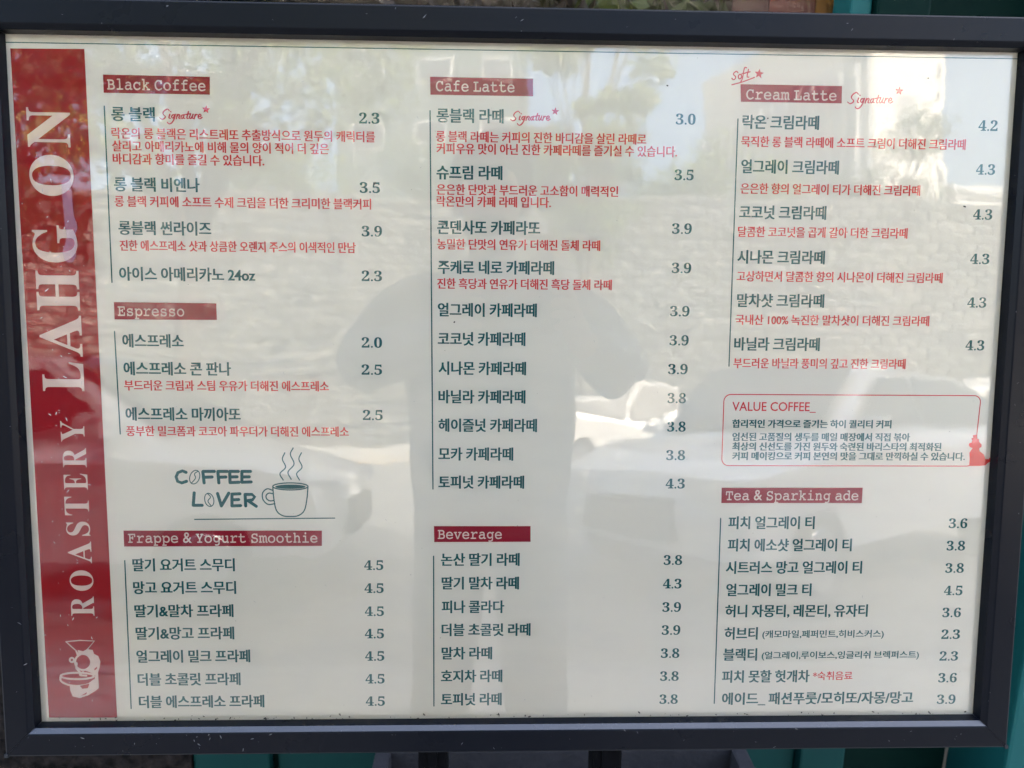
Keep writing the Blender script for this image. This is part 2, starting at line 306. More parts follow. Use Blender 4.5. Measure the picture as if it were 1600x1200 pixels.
HOPPER = [[(-392.77, -218.19), (-380.65, -217.09), (-368.33, -217.73), (-375.58, -226.4)], [(-392.77, -218.19), (-383.85, -226.93)]]
ROASTER_LINES = [[(-371.91, -236.74), (-372.34, -238.99), (-373.41, -241.02), (-375.0, -242.62), (-376.97, -243.64), (-379.11, -243.99), (-381.22, -243.62), (-383.1, -242.57), (-384.55, -240.95), (-385.43, -238.91), (-385.66, -236.66), (-385.22, -234.41), (-384.16, -232.39), (-382.56, -230.79), (-380.6, -229.77), (-378.46, -229.43), (-376.35, -229.8), (-374.48, -230.84), (-373.03, -232.46), (-372.14, -234.49), (-371.91, -236.74)], [(-386.54, -234.76), (-386.65, -235.35), (-386.93, -235.87), (-387.35, -236.29), (-387.86, -236.55), (-388.41, -236.64), (-388.96, -236.55), (-389.45, -236.27), (-389.82, -235.85), (-390.05, -235.33), (-390.11, -234.74), (-390.0, -234.16), (-389.72, -233.63), (-389.31, -233.22), (-388.8, -232.95), (-388.24, -232.86), (-387.69, -232.96), (-387.21, -233.23), (-386.83, -233.65), (-386.6, -234.18), (-386.54, -234.76)], [(-386.73, -235.92), (-384.34, -237.83)], [(-384.12, -226.93), (-382.67, -231.3)], [(-369.98, -249.45), (-370.72, -250.35), (-372.79, -251.15), (-375.99, -251.77), (-380.01, -252.16), (-384.45, -252.28), (-388.87, -252.1), (-392.84, -251.66), (-395.98, -250.99), (-397.98, -250.17), (-398.63, -249.26), (-397.89, -248.36), (-395.82, -247.56), (-392.62, -246.94), (-388.61, -246.55), (-384.18, -246.43), (-379.76, -246.61), (-375.79, -247.05), (-372.64, -247.71), (-370.64, -248.54), (-369.98, -249.45)], [(-398.96, -250.42), (-398.32, -254.23), (-392.13, -257.49), (-383.9, -258.43), (-375.55, -257.02), (-369.87, -253.25)], [(-384.36, -238.27), (-384.82, -242.2), (-381.95, -245.86)], [(-379.2, -245.88), (-382.07, -248.49), (-376.58, -249.11)]]
ROASTER_BODY = [(-382.97, -225.77), (-378.35, -226.96), (-374.83, -224.95), (-370.05, -225.85), (-369.11, -229.34), (-365.48, -231.39), (-363.9, -236.5), (-364.98, -242.32), (-366.24, -245.97), (-366.31, -260.6), (-368.9, -262.93), (-375.72, -267.14), (-383.02, -269.58), (-389.17, -268.07), (-391.0, -262.77), (-391.33, -258.08), (-385.3, -259.0), (-376.99, -258.18), (-369.9, -253.98), (-368.85, -248.87), (-373.69, -245.92), (-377.75, -244.43), (-373.43, -240.08), (-372.41, -235.72), (-374.7, -231.34), (-378.47, -229.58), (-382.34, -230.13)]
ROASTER_DETAILS = [[(-381.3, -231.3), (-379.17, -229.86), (-376.05, -237.15), (-377.76, -238.31)], [(-380.8, -235.67), (-378.84, -237.87), (-381.62, -238.58)], [(-369.42, -243.03), (-366.85, -240.85), (-367.21, -242.75), (-369.21, -244.49)], [(-382.51, -258.29), (-374.15, -256.44), (-375.71, -260.53), (-380.57, -261.09)], [(-382.24, -267.53), (-376.56, -264.2), (-377.34, -266.1)]]
DRIP = [(-377.01, 174.12), (-372.52, 178.69), (-370.58, 178.72), (-368.96, 171.64), (-368.14, 147.01), (-366.04, 141.82), (-365.49, 136.61), (-367.52, 132.01), (-366.55, 124.82), (-367.68, 114.31), (-370.53, 109.02), (-375.13, 108.71), (-377.35, 111.58), (-378.67, 116.83), (-376.4, 123.41), (-374.4, 129.98), (-375.74, 140.41)]


# ------------------------------------------------------------ the menu board
root_off = BH / math.cos(LEAN)
board = empty('menu_board', 'large black framed cafe menu board standing on two posts, cream poster with red banner', 'menu board',
              (0, -root_off * math.sin(LEAN), 0), (R(90) - LEAN, 0, 0))
OY = root_off                                   # the poster centre in the board's own frame
def mm(x, y, z=0): return (x / 1000, OY + y / 1000, z / 1000)

W2, H2 = 417, 291
def rail(length2, horiz, sign):
    prof = [(0, -1), (0, 10.9), (3.3, 14.5), (4.2, 15), (22.0, 15), (23.2, 14.4), (23.8, 13.2), (23.8, -14), (0, -14)]
    vs, fs = [], []
    for s in (-1, 1):
        for wd, z in prof:
            along = s * (length2 + wd - .12); across = sign * ((H2 if horiz else W2) + wd)
            vs.append(mm(along, across, z) if horiz else mm(across, along, z))
    k = len(prof)
    for i in range(k): fs.append((i, (i + 1) % k, k + (i + 1) % k, k + i))
    fs.append(tuple(range(k))); fs.append(tuple(range(2*k - 1, k - 1, -1)))
    bm = bmesh.new(); vv = [bm.verts.new(v) for v in vs]
    for i, f in enumerate(fs): bm.faces.new([vv[j] for j in f]).material_index = int(i == 1)
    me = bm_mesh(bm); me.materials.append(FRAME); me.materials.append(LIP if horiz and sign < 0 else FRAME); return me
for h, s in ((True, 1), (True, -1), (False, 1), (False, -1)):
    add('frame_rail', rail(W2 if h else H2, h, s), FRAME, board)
CAP = mat('grey_plastic_cap', (.012, .013, .015), .6, spec=.2)
for sx in (-1, 1):
    for sy in (-1, 1):
        a, b = sx * (W2 + 21.2), sy * (H2 + 21.2)
        bm = bmesh.new(); box_bm(bm, *sorted((mm(a, 0)[0], mm(a + sx * 3.2, 0)[0])), *sorted((mm(0, b)[1], mm(0, b + sy * 3.2)[1])), .004, .0156, bev=.0006)
        add('corner_cap', bm_mesh(bm), CAP, board)
bm = bmesh.new(); box_bm(bm, -.4402, .4402, OY - .3142, OY + .3142, -.018, -.0145)
add('back_panel', bm_mesh(bm), DARKSTEEL, board)
poster = add('poster', mesh([mm(-W2 - 6, -H2 - 6), mm(W2 + 6, -H2 - 6), mm(W2 + 6, H2 + 6), mm(-W2 - 6, H2 + 6),
                             mm(-W2 - 6, -H2 - 6, -.4), mm(W2 + 6, -H2 - 6, -.4), mm(W2 + 6, H2 + 6, -.4), mm(-W2 - 6, H2 + 6, -.4)],
                            [(0, 1, 2, 3), (7, 6, 5, 4), (0, 4, 5, 1), (1, 5, 6, 2), (2, 6, 7, 3), (3, 7, 4, 0)]), PAPER, board)
# the film: a finely divided sheet, slightly buckled
def film():
    nx, ny = 260, 180; vs = []; fs = []
    for j in range(ny + 1):
        for i in range(nx + 1):
            x = -W2 - 5 + (2*W2 + 10) * i / nx; y = -H2 - 5 + (2*H2 + 10) * j / ny
            z = 2.0 + .12 * math.sin(x * .021 + 1.3 * math.sin(y * .011)) * math.cos(y * .017 + .7)
            z += .7 * math.exp(-((x - 95) / 60) ** 2 - ((y + 10) / 26) ** 2) * math.sin((x + y) * .045) * .22
            for cx, cy, rr, aa, fx, fy in ((44, 20, 13, .028, .9, .55), (112, 9, 15, .020, .5, 1.1), (196, 16, 12, .030, 1.0, .7), (132, -6, 22, .020, .42, .6), (-204, 26, 14, .016, .6, .8), (352, 9, 12, .016, .8, .8)):
                q = ((x - cx) / rr) ** 2 + ((y - cy) / (rr * .7)) ** 2
                if q < 9: z += aa * math.exp(-q) * math.sin(x * fx + 1.7 * math.sin(y * .31)) * math.cos(y * fy)
            vs.append(mm(x, y, z))
    for j in range(ny):
        for i in range(nx):
            a = j * (nx + 1) + i; fs.append((a, a + 1, a + nx + 2, a + nx + 1))
    return mesh(vs, fs, True)
add('clear_film', film(), FILM, board)

# --- lettering
def map_letters(t, up, lo, dg):
    r = ''
    for ch in t:
        if 'A' <= ch <= 'Z': r += chr(up + ord(ch) - 65)
        elif 'a' <= ch <= 'z': r += chr(lo + ord(ch) - 97)
        elif ch.isdigit() and dg: r += chr(dg + int(ch))
        else: r += ch
    return r
mono = lambda t: map_letters(t, 0x1D670, 0x1D68A, 0x1D7F6)
serif = lambda t: map_letters(t, 0x1D400, 0x1D41A, 0x1D7CE)
_cache = {}
def batch(jobs):
    """all the lines of lettering at size 1, as flat meshes with their bounds; lines of one style are made together"""
    groups = {}
    for j in jobs: groups.setdefault(j[1:], {})[j[0]] = 1
    for (offset, res, space), bodies in groups.items():
        bodies = list(bodies)
        c = bpy.data.curves.new('lettering', 'FONT'); c.body = '\n'.join(bodies); c.size = 1; c.offset = offset; c.resolution_u = res
        c.fill_mode = 'FRONT'; c.space_word = space; c.space_line = 3
        o = bpy.data.objects.new('lettering', c); COL.objects.link(o)
        src = bpy.data.meshes.new_from_object(o.evaluated_get(bpy.context.evaluated_depsgraph_get()))
        bpy.data.objects.remove(o); bpy.data.curves.remove(c)
        row = lambda y: round((-y + .3) / 3.0)
        rows = [([], [], {}) for _ in bodies]
        for p in src.polygons:
            k = row(src.vertices[p.vertices[0]].co.y); vs, fs, mp = rows[k]; f = []
            for i in p.vertices:
                if i not in mp: mp[i] = len(vs); q = src.vertices[i].co; vs.append((q.x, q.y + 3 * k, 0))
                f.append(mp[i])
            fs.append(f)
        for body, (vs, fs, _) in zip(bodies, rows):
            xs = [v[0] for v in vs]; ys = [v[1] for v in vs]
            _cache[(body, offset, res, space)] = (mesh(vs, fs), min(xs), max(xs), min(ys), max(ys))
def glyphs(body, offset, res=3, space=1.0): return _cache[(body, offset, res, space)]

def place(name, body, x0, x1, yc, size_of, hgt, m, offset, z, res=3, space=1.0, strike=0):
    """fit a line between x0 and x1, its letters hgt high (as size_of is) and centred on yc"""
    me, a, b, _, _ = glyphs(body, offset, res, space)
    _, _, _, lo, hi = glyphs(size_of, offset, 3)
    me = me.copy(); me.materials.clear(); sy = hgt / (hi - lo); sx = (x1 - x0) / (b - a)
    for v in me.vertices:
        v.co = Vector(mm(x0 + strike + (v.co.x - a) * sx * (1 - 2 * strike / (x1 - x0)), yc + (v.co.y - (lo + hi) / 2) * sy, z))
    if strike:                                   # bolder print: the same letters struck twice, a hair apart
        bm = bmesh.new(); bm.from_mesh(me); n = len(bm.verts); bm.from_mesh(me); bm.verts.ensure_lookup_table()
        for i, v in enumerate(bm.verts): v.co.x += (strike if i >= n else -strike) / 1000; v.co.z += (0 if i >= n else .00001)
        bm.to_mesh(me); bm.free()
    return add(name, me, m, poster)

STYLE = {'n': ('item_name', '롱', 11.3, INK_T, .013, .24), 'd': ('description', '를', 8.6, INK_R, .010, .19), 's': ('small_print', '를', 7.1, INK_T, .015, .23),
         'q': ('small_print', '를', 6.9, INK_T, .012, .11), 'r': ('description', '를', 7.8, INK_R, .009, .1)}
jobs = []
for k, t, x0, y, x1 in LINES:
    if k == 'h': jobs += [(mono(t), .007, 3, 1.0), (mono('B'), .007, 3, 1.0)]
    elif k == 'p': jobs += [(serif(t), .006, 4, 1.0), (serif('3'), .006, 3, 1.0)]
    elif k == 'v': jobs += [(t, .010, 3, 1.0), ('E', .010, 3, 1.0)]
    else: jobs += [(t, STYLE[k][4], 3, .9), (STYLE[k][1], STYLE[k][4], 3, 1.0)]
for ch, u0, u1, v0, v1 in BANNER_LETTERS: jobs.append((serif(ch), .004 if u1 - u0 > 25 else -.002, 5, 1.0))
batch(jobs)
for k, t, x0, y, x1 in LINES:
    if k == 'h': place('section_heading', mono(t), x0, x1, y - (.0), mono('B'), 8.0, INK_C, .007, .16)
    elif k == 'p': place('price', serif(t), x0, x1, y, serif('3'), 9.0, INK_T, .006, .08, res=4)
    elif k == 'v': place('section_heading', t, x0, x1, y + 1.2 - 1.2, 'E', 7.8, INK_R, .010, .08)
    else:
        nm, ref, hh, m, off, strike = STYLE[k]
        place(nm, t, x0, x1, y, ref, hh, m, off, .08, space=.9, strike=strike)
for q in BARS: add('heading_bar', mesh([mm(*p, .08) for p in reversed(q)], [(0, 1, 2, 3)]), INK_BAR, poster)

def ribbon(paths, wdt, m, name, z=.08, smooth=True, taper=None, cream_pen=0):
    """pen strokes: each path a round-ended band of the given width"""
    vs, fs = [], []
    for kk, P in enumerate(paths):
        P = [Vector((p[0], p[1])) for p in P]; zz = z + .006 * (kk % 6)
        if smooth and len(P) > 2:
            Q = []
            E = [P[0] * 2 - P[1]] + P + [P[-1] * 2 - P[-2]]
            if (P[0] - P[-1]).length < .4: E[0] = P[-2]; E[-1] = P[1]
            for i in range(1, len(E) - 2):
                for s in range(5):
                    t = s / 5; a, b, c, d = E[i-1:i+3]
                    Q.append(.5 * ((2*b) + (c - a) * t + (2*a - 5*b + 4*c - d) * t*t + (3*b - a - 3*c + d) * t**3))
            Q.append(P[-1]); P = Q
        n = len(P); st = len(vs)
        for i, p in enumerate(P):
            d = (P[min(i+1, n-1)] - P[max(i-1, 0)]); d = d.normalized() if d.length else Vector((1, 0))
            wd = wdt * (taper(i / (n - 1)) if taper else 1)
            if cream_pen: wd *= 1 + cream_pen * abs(d.dot(Vector((.55, .83))))
            nn = Vector((-d.y, d.x)) * wd / 2
            vs += [mm(*(p + nn), zz), mm(*(p - nn), zz)]
        for i in range(n - 1): a = st + 2*i; fs.append((a, a + 1, a + 3, a + 2))
        for e, s in ((0, -1), (n - 1, 1)):
            d = (P[1] - P[0]) if e == 0 else (P[-1] - P[-2]); d = d.normalized() if d.length else Vector((1, 0))
            wd = wdt * (taper(0 if e == 0 else 1) if taper else 1) / 2
            if cream_pen: wd *= 1 + cream_pen * abs(d.dot(Vector((.55, .83))))
            nn = Vector((-d.y, d.x)); c0 = len(vs)
            for q in range(7):
                a = math.pi * q / 6; pp = P[e] + nn * wd * math.cos(a) + d * s * wd * math.sin(a); vs.append(mm(*pp, zz))
            fs.append(tuple(range(c0, c0 + 7)) if s > 0 else tuple(range(c0 + 6, c0 - 1, -1)))
    me = mesh(vs, fs)
    bm = bmesh.new(); bm.from_mesh(me)
    for f in bm.faces:
        if f.normal.z < 0: f.normal_flip()
    bm.to_mesh(me); bm.free()
    return add(name, me, m, poster)

def shape(P, m, name, z):
    n = len(P); me = mesh([mm(*p, z) for p in P], [tuple(range(n))])
    if me.polygons[0].normal.z < 0: me.flip_normals()
    return add(name, me, m, poster)

def star(cx, cy, r, m, rot=.1):
    shape([(cx + (r if i % 2 == 0 else r * .45) * math.sin(rot + math.pi * i / 5), cy + (r if i % 2 == 0 else r * .45) * math.cos(rot + math.pi * i / 5)) for i in range(10)], m, 'star', .08)

for p in RULES: ribbon([p], 1.1, INK_T, 'rule_line', smooth=False)
ribbon([[(-W2 - 4, 284.5), (W2 + 4, 286.0)]], .75, INK_T, 'rule_line', smooth=False)
pen = lambda t: .75 + .5 * math.sin(math.pi * min(1, t * 1.1))
for x, y, s in ((-296.15, 226.31, 1), (-8.53, 229.37, .96), (274.34, 247.75, 1.12)):
    ribbon([[(x + p[0] * s, y + p[1] * s) for p in st] for st in SIG], .74, INK_P, 'script_lettering', cream_pen=.55)
for x, y, s in ((-258.56, 234.28, 3.5), (28.4, 237.17, 3.4), (317.68, 258.34, 3.8), (198.28, 270.22, 4.1)): star(x, y, s, INK_P)
ribbon(SOFT, .95, INK_P, 'script_lettering')
ribbon(COFFEE_LOVER, 2.7, INK_T, 'slogan_lettering', smooth=False)
ribbon(BEANS, .85, INK_T, 'slogan_lettering')
ribbon(COUNTER, .9, INK_T, 'drawn_line', smooth=False)
ribbon(CUP, 1.05, INK_T, 'cup_drawing')
shape(CUP_FILL, INK_T, 'cup_drawing', .08)
# value box with rounded corners
def rrect(x0, x1, y0, y1, r):
    P = []
    for cx, cy, a0 in ((x1 - r, y1 - r, 0), (x0 + r, y1 - r, 90), (x0 + r, y0 + r, 180), (x1 - r, y0 + r, 270)):
        for q in range(7): a = R(a0 + 15 * q); P.append((cx + r * math.cos(a), cy + r * math.sin(a)))
    return P + [P[0]]
P = rrect(178.2, 405.2, -61.4, 1.2, 6)
P = [(x - (0 if x < 300 else (1.2 - y) * 0.045), y) for x, y in P]
ribbon([P], .85, INK_R, 'text_box_outline', smooth=False)
shape(DOG, mat('bright_red_ink', (.70, .03, .02), .7, spec=.2), 'red_silhouette', .14)
# the red banner down the left side
shape([(-413.7, 279.8), (-410.6, -287.4), (-351.6, -287.9), (-354.7, 280.4)], INK_BAN, 'banner', .08)
for ch, u0, u1, v0, v1 in BANNER_LETTERS:
    me, a, b, lo, hi = glyphs(serif(ch), .004 if u1 - u0 > 25 else -.002, 5)
    me = me.copy(); me.materials.clear()
    for v in me.vertices:                        # reads upwards: letter x -> poster y, letter y -> poster -x
        fx = (v.co.x - a) / (b - a); fy = (v.co.y - lo) / (hi - lo)
        v.co = Vector(mm(u1 + (u0 - u1) * fy, v0 + (v1 - v0) * fx, .16))
    add('banner_letter', me, INK_C, poster)
ribbon(HOPPER, .95, INK_C, 'roaster_emblem', .16, smooth=False)
shape(ROASTER_BODY, INK_C, 'roaster_emblem', .16)
ribbon(ROASTER_LINES, 1.7, INK_C, 'roaster_emblem', .20)
for d in ROASTER_DETAILS: shape(d, INK_BAN, 'roaster_emblem', .26)
# dried glue run on the film, dirt specks and small scratches
GLUE = mat('dried_glue', (.30, .20, .28), .35, spec=.5, bump=(160, .6, .002))
b = GLUE.node_tree.nodes['Principled BSDF']; b.inputs['Alpha'].default_value = .22
me = mesh([mm(*p, 2.5) for p in DRIP] + [mm(-372 + (p[0] + 372) * .55, 140 + (p[1] - 140) * .9, 3.1) for p in DRIP],
          [(i, (i + 1) % len(DRIP), len(DRIP) + (i + 1) % len(DRIP), len(DRIP) + i) for i in range(len(DRIP))] + [tuple(range(len(DRIP), 2 * len(DRIP)))], True)
add('glue_drip', me, GLUE, board)
def specks(name, m, spots, z):
    vs, fs = [], []
    for x, y, r, st in spots:
        c0 = len(vs); a0 = random.uniform(0, 3.1); k = 7
        for i in range(k):
            a = 2 * math.pi * i / k; rr = r * random.uniform(.6, 1.2)
            px, py = rr * math.cos(a) * st, rr * math.sin(a)
            vs.append(mm(x + px * math.cos(a0) - py * math.sin(a0), y + px * math.sin(a0) + py * math.cos(a0), z))
        fs.append(tuple(range(c0, c0 + k)))
    return tag(add(name, mesh(vs, fs), m, board), kind='stuff')
DIRT = mat('dark_dirt', (.03, .027, .022), .9)
SCR = mat('pale_scratch', (.45, .45, .44), .6); SCRF = mat('dull_scratch', (.10, .10, .11), .6)
sp = [(121, 258.5, .8, 1.4), (205.8, 233.5, .8, 1), (378, 163, .9, 1.8), (-121, 176, .8, 2.2), (2, 160, .6, 1.4), (-55, 62, .8, 1), (340, 268, .6, 1)]
sp += [(random.uniform(-340, 410), random.uniform(-285, 285), random.uniform(.08, .26), random.uniform(1, 2)) for _ in range(110)]
sp += [(random.uniform(-400, 410), -289 + abs(random.gauss(0, 1.6)), random.uniform(.2, .8), random.uniform(1, 2.5)) for _ in range(90)]
specks('dirt_specks', DIRT, sp, 3.2)
sc = [(random.gauss(-385, 14), random.uniform(-280, 180), random.uniform(.12, .3), random.uniform(2, 9)) for _ in range(70)]
sc += [(random.uniform(-340, 410), random.uniform(-280, 275), random.uniform(.1, .25), random.uniform(2, 8)) for _ in range(60)]
specks('film_scratches', SCR, sc, 3.4)
fsx = []
for _ in range(60): fsx.append((random.uniform(-430, 430), random.choice([-1, -1, 1]) * random.uniform(293, 312), random.uniform(.1, .3), random.uniform(1, 8)))
for _ in range(30): fsx.append((random.choice([-1, 1]) * random.uniform(419, 438), random.uniform(-300, 300), random.uniform(.1, .3), random.uniform(1, 8)))
specks('frame_scratches', SCRF, fsx, 15.04)

# the stand
for x0, x1 in ((-89, -62), (72, 100)):
    bm = bmesh.new(); box_bm(bm, x0/1000, x1/1000 , .03, OY + .25, -.045, -.0182, bev=.002)
    box_bm(bm, (x0 + 9)/1000, (x1 - 9)/1000, .03, OY + .24, -.0184, -.0160)
    add('post', bm_mesh(bm), DARKSTEEL, board)
    box('foot', (x0/1000 - .004, x1/1000 + .004, .012, .045, -.30, .26), DARKSTEEL, board, bev=.003)
box('cross_bar', (-.062, .072, .22, .25, -.042, -.024), DARKSTEEL, board, bev=.002)

# ------------------------------------------------------------ the shop behind the board
GRN = mat('green_painted_timber', (.005, .050, .049), .45, spec=.10, noise=(6, .3, (.006, .058, .056)), bump=(40, .15, .002))
GRN_M = mat('mid_green_timber', (.002, .020, .019), .45, spec=.06, noise=(6, .3, (.003, .026, .024)), bump=(40, .15, .002))
GRN_D = mat('dark_green_paint', (.0008, .007, .0058), .5, spec=.03, noise=(6, .3, (.001, .009, .007)), bump=(40, .15, .002))
STONE_D = mat('dark_speckled_granite', (.001, .0009, .0009), .85, spec=.06, noise=(60, .16, (.014, .011, .010), 12), bump=(90, .8, .006))
def facade_bits():
    s = empty('shop_building', 'dark shop building with green timber front and a display window behind the menu board', 'shop', (0, .5, 0))
    def b(name, x0, x1, y0, y1, z0, z1, m, bev=0.0, par=s): return box(name, (x0, x1, y0, y1, z0, z1), m, par, bev=bev)
    wallm = mat('grey_render', (.16, .15, .14), .9, noise=(2, .3, (.19, .18, .165)), bump=(60, .4, .01))
    b('wall', -12, 14, 1.6, 10, 0, 9.5, wallm)
    b('wall', -12, 14, 0.02, 1.6, 2.9, 9.5, wallm)
    b('stone_cladding', -12, -.512, -.03, 1.6, 0, 2.9, STONE_D)
    b('plinth_board', -.51, .50, 0, .06, .04, .62, GRN_D)
    b('panel_stile', -.51, -.385, -.025, -.001, .04, .62, GRN_M, .004)
    b('panel', -.375, .50, -.012, -.001, .04, .60, GRN_M, .004)
    b('pilaster', .502, .578, -.03, .1, .0, 1.1, GRN_M, .004); b('door_frame', .502, .578, -.02, .1, 1.102, 2.3, GRN_D, .004)
    b('door', .58, .84, .10, .14, .0, 2.3, GRN_D, .004)
    b('pilaster', .842, 3.2, -.05, .1, .0, 1.35, GRN, .006); b('side_panel', .842, 3.2, -.03, .1, 1.352, 2.9, GRN_D, .006)
    b('sill', -.51, .50, -.03, .10, .622, .66, GRN, .004)
    b('window_bar', .470, .500, -.01, .05, .66, 2.3, GRN, .003)
    b('fascia', -.51, .84, -.02, .1, 2.3, 2.9, GRN)
    b('window_pane', -.51, .469, .055, .061, .66, 2.3, GLASS)
    b('interior', -.9, .9, 1.40, 1.59, .0, 2.9, mat('dark_interior', (.03, .02, .015), .8))
    b('interior_floor', -.9, .9, .15, 1.4, .55, .60, mat('timber_shelf', (.10, .05, .025), .6))
    for k in range(12):                          # upper windows
        x = -11 + k * 2.1; z = 3.8 + 2.8 * (k % 2 * 0)
        for zz in (3.8, 6.6):
            f = b('window', x, x + 1.2, -.02, .03, zz, zz + 1.5, FRAMEW, .01); b('pane', x + .07, x + 1.13, -.03, -.021, zz + .07, zz + 1.43, GLASSD, par=f)
    return s
def glass(name, ior=1.45):
    m = bpy.data.materials.new(name); m.use_nodes = True; n = m.node_tree; n.nodes.clear()
    out = n.nodes.new('ShaderNodeOutputMaterial'); tr = n.nodes.new('ShaderNodeBsdfTransparent'); gl = n.nodes.new('ShaderNodeBsdfGlossy')
    gl.inputs['Roughness'].default_value = .01; fr = n.nodes.new('ShaderNodeFresnel'); fr.inputs['IOR'].default_value = ior; mx = n.nodes.new('ShaderNodeMixShader')
    n.links.new(fr.outputs[0], mx.inputs[0]); n.links.new(tr.outputs[0], mx.inputs[1]); n.links.new(gl.outputs[0], mx.inputs[2]); n.links.new(mx.outputs[0], out.inputs[0])
    return m
GLASS = glass('window_glass', 1.28); GLASSD = mat('dark_window_glass', (.02, .025, .03), .06, spec=.9); FRAMEW = mat('painted_window_frame', (.5, .5, .48), .5)
shop = facade_bits()

# striped banner in the window, flowers behind the glass
sb = empty('striped_display_banner', 'red and yellow striped banner inside the shop window', 'banner', (0, .575, .66))
for x0, x1, c in ((.33, .385, (.05, .015, .010)), (.385, .455, (.085, .011, .005)), (.455, .485, (.20, .085, .010)), (.485, .503, (.12, .014, .006))):
    bm = bmesh.new(); box_bm(bm, x0 + .0005, x1 - .0005, 0, .004, 0, 1.3)
    add('stripe', bm_mesh(bm), mat('striped_cloth', c, .8), sb)
def leaf_cloud(n, centre, rad, size, rng, squash=1.0):
    vs, fs = [], []
    for _ in range(n):
        while True:
            p = Vector((rng.uniform(-1, 1), rng.uniform(-1, 1), rng.uniform(-1, 1)))
            if p.length < 1: break
        p = p * (.55 + .45 * p.length); q = Vector((p.x * rad[0], p.y * rad[1], p.z * rad[2])) + Vector(centre)
        e = Euler((rng.uniform(0, 6.3), rng.uniform(0, 6.3), rng.uniform(0, 6.3))).to_matrix(); s = size * rng.uniform(.6, 1.3)
        k = len(vs); vs += [q + e @ Vector(v) for v in ((-s*.5, 0, 0), (0, -s*.32, s*.06), (s*.6, 0, 0), (0, s*.32, s*.06))]; fs.append((k, k+1, k+2, k+3))
    return vs, fs
def leaf_mat(name, c1, c2):
    m = mat(name, c1, .5, noise=(2.2, .22, c2, 3)); n = m.node_tree; b = n.nodes['Principled BSDF']
    tl = n.nodes.new('ShaderNodeBsdfTranslucent'); mx = n.nodes.new('ShaderNodeMixShader'); mx.inputs[0].default_value = .35
    cr = [x for x in n.nodes if x.type == 'VALTORGB'][0]; n.links.new(cr.outputs[0], tl.inputs[0])
    n.links.new(b.outputs[0], mx.inputs[1]); n.links.new(tl.outputs[0], mx.inputs[2]); n.links.new(mx.outputs[0], n.nodes['Material Output'].inputs[0])
    return m
LEAF = leaf_mat('spring_leaves', (.09, .13, .022), (.20, .22, .04))
LEAF2 = leaf_mat('dark_leaves', (.03, .06, .015), (.08, .11, .025))
DRY = leaf_mat('dried_flower_heads', (.014, .007, .005), (.055, .036, .032))
POT = mat('terracotta', (.35, .14, .07), .8)
for x, lab, m, r in ((-.02, 'dried brown flowers in a terracotta pot behind the shop window', DRY, .13), (.27, 'leafy green plant in a terracotta pot behind the shop window', LEAF2, .11)):
    p = empty('potted_plant', lab, 'plant', (x, .80, .60)); rng = random.Random(int(x * 100) + 5)
    bm = bmesh.new(); cyl_bm(bm, (0, 0, 0), (0, 0, .17), .07, .095, 20); add('pot', bm_mesh(bm), POT, p)
    bm = bmesh.new()
    for k in range(9): a = k * .7; cyl_bm(bm, (0, 0, .15), (.08 * math.cos(a), .06 * math.sin(a), .95), .005, .003, 6)
    add('stem', bm_mesh(bm), LEAF2, p)
    vs, fs = leaf_cloud(900, (0, 0, 1.02), (r * 1.5, .15, .28), .035, rng); add('leaves', mesh(vs, fs), m, p)

# grey planter trough between the posts and the shop front
PL = mat('grey_weathered_concrete', (.010, .0105, .014), .7, spec=.2, noise=(25, .25, (.018, .018, .022), 10), bump=(120, .5, .003))
pt = empty('planter_trough', 'grey concrete trough standing behind the board posts against the green shop front', 'planter', (0, .2, 0))
x0, x1, y0, y1, zt = -.20, .385, -.06, .235, .53
box('front_side', (x0, x1, y0, y0 + .025, 0, zt), PL, pt, .004); box('back_side', (x0, x1, y1 - .025, y1, 0, zt), PL, pt, .004)
box('end_side', (x0, x0 + .025, y0 + .026, y1 - .026, 0, zt), PL, pt, .004); box('end_side', (x1 - .025, x1, y0 + .026, y1 - .026, 0, zt), PL, pt, .004)
box('soil', (x0 + .027, x1 - .027, y0 + .027, y1 - .027, .02, zt - .05), mat('dry_soil', (.03, .025, .022), .95, noise=(120, .1, (.35, .33, .3), 8), bump=(100, 1, .01)), pt)

# ------------------------------------------------------------ the street (seen in the reflections)
ASPH = mat('asphalt', (.15, .147, .14), .85, noise=(1.1, .3, (.20, .195, .18)), bump=(160, .4, .01))
PAVE = mat('paving', (.42, .39, .34), .85, noise=(1.6, .3, (.49, .455, .40)), bump=(80, .4, .006))
CONC = mat('pale_concrete', (.34, .325, .295), .85, noise=(1.3, .3, (.40, .385, .35)), bump=(60, .4, .008))
def slab(name, x0, x1, y0, y1, z0, z1, m):
    bm = bmesh.new(); box_bm(bm, x0, x1, y0, y1, z0, z1); return struct(name, bm_mesh(bm), m)
struct('ground', mesh([(-900, -900, -.13), (900, -900, -.13), (900, 900, -.13), (-900, 900, -.13)], [(0, 1, 2, 3)]), PAVE)
struct('road', mesh([(-120, -17.5, -.122), (120, -17.5, -.122), (120, -2.9, -.122), (-120, -2.9, -.122)], [(0, 1, 2, 3)]), ASPH)
slab('pavement', -60, 60, -2.78, 0.468, -.12, 0, PAVE); slab('kerb', -60, 60, -2.9, -2.782, -.12, .006, CONC)
slab('kerb', -60, 60, -17.62, -17.5, -.12, .006, CONC); slab('pavement', -60, 60, -21.9, -17.622, -.12, 0, CONC)
struct('yellow_line', mesh([(-60, -17.3, -.118), (60, -17.3, -.118), (60, -17.1, -.118), (-60, -17.1, -.118)], [(0, 1, 2, 3)]), mat('yellow_road_paint', (.72, .42, .10), .8))

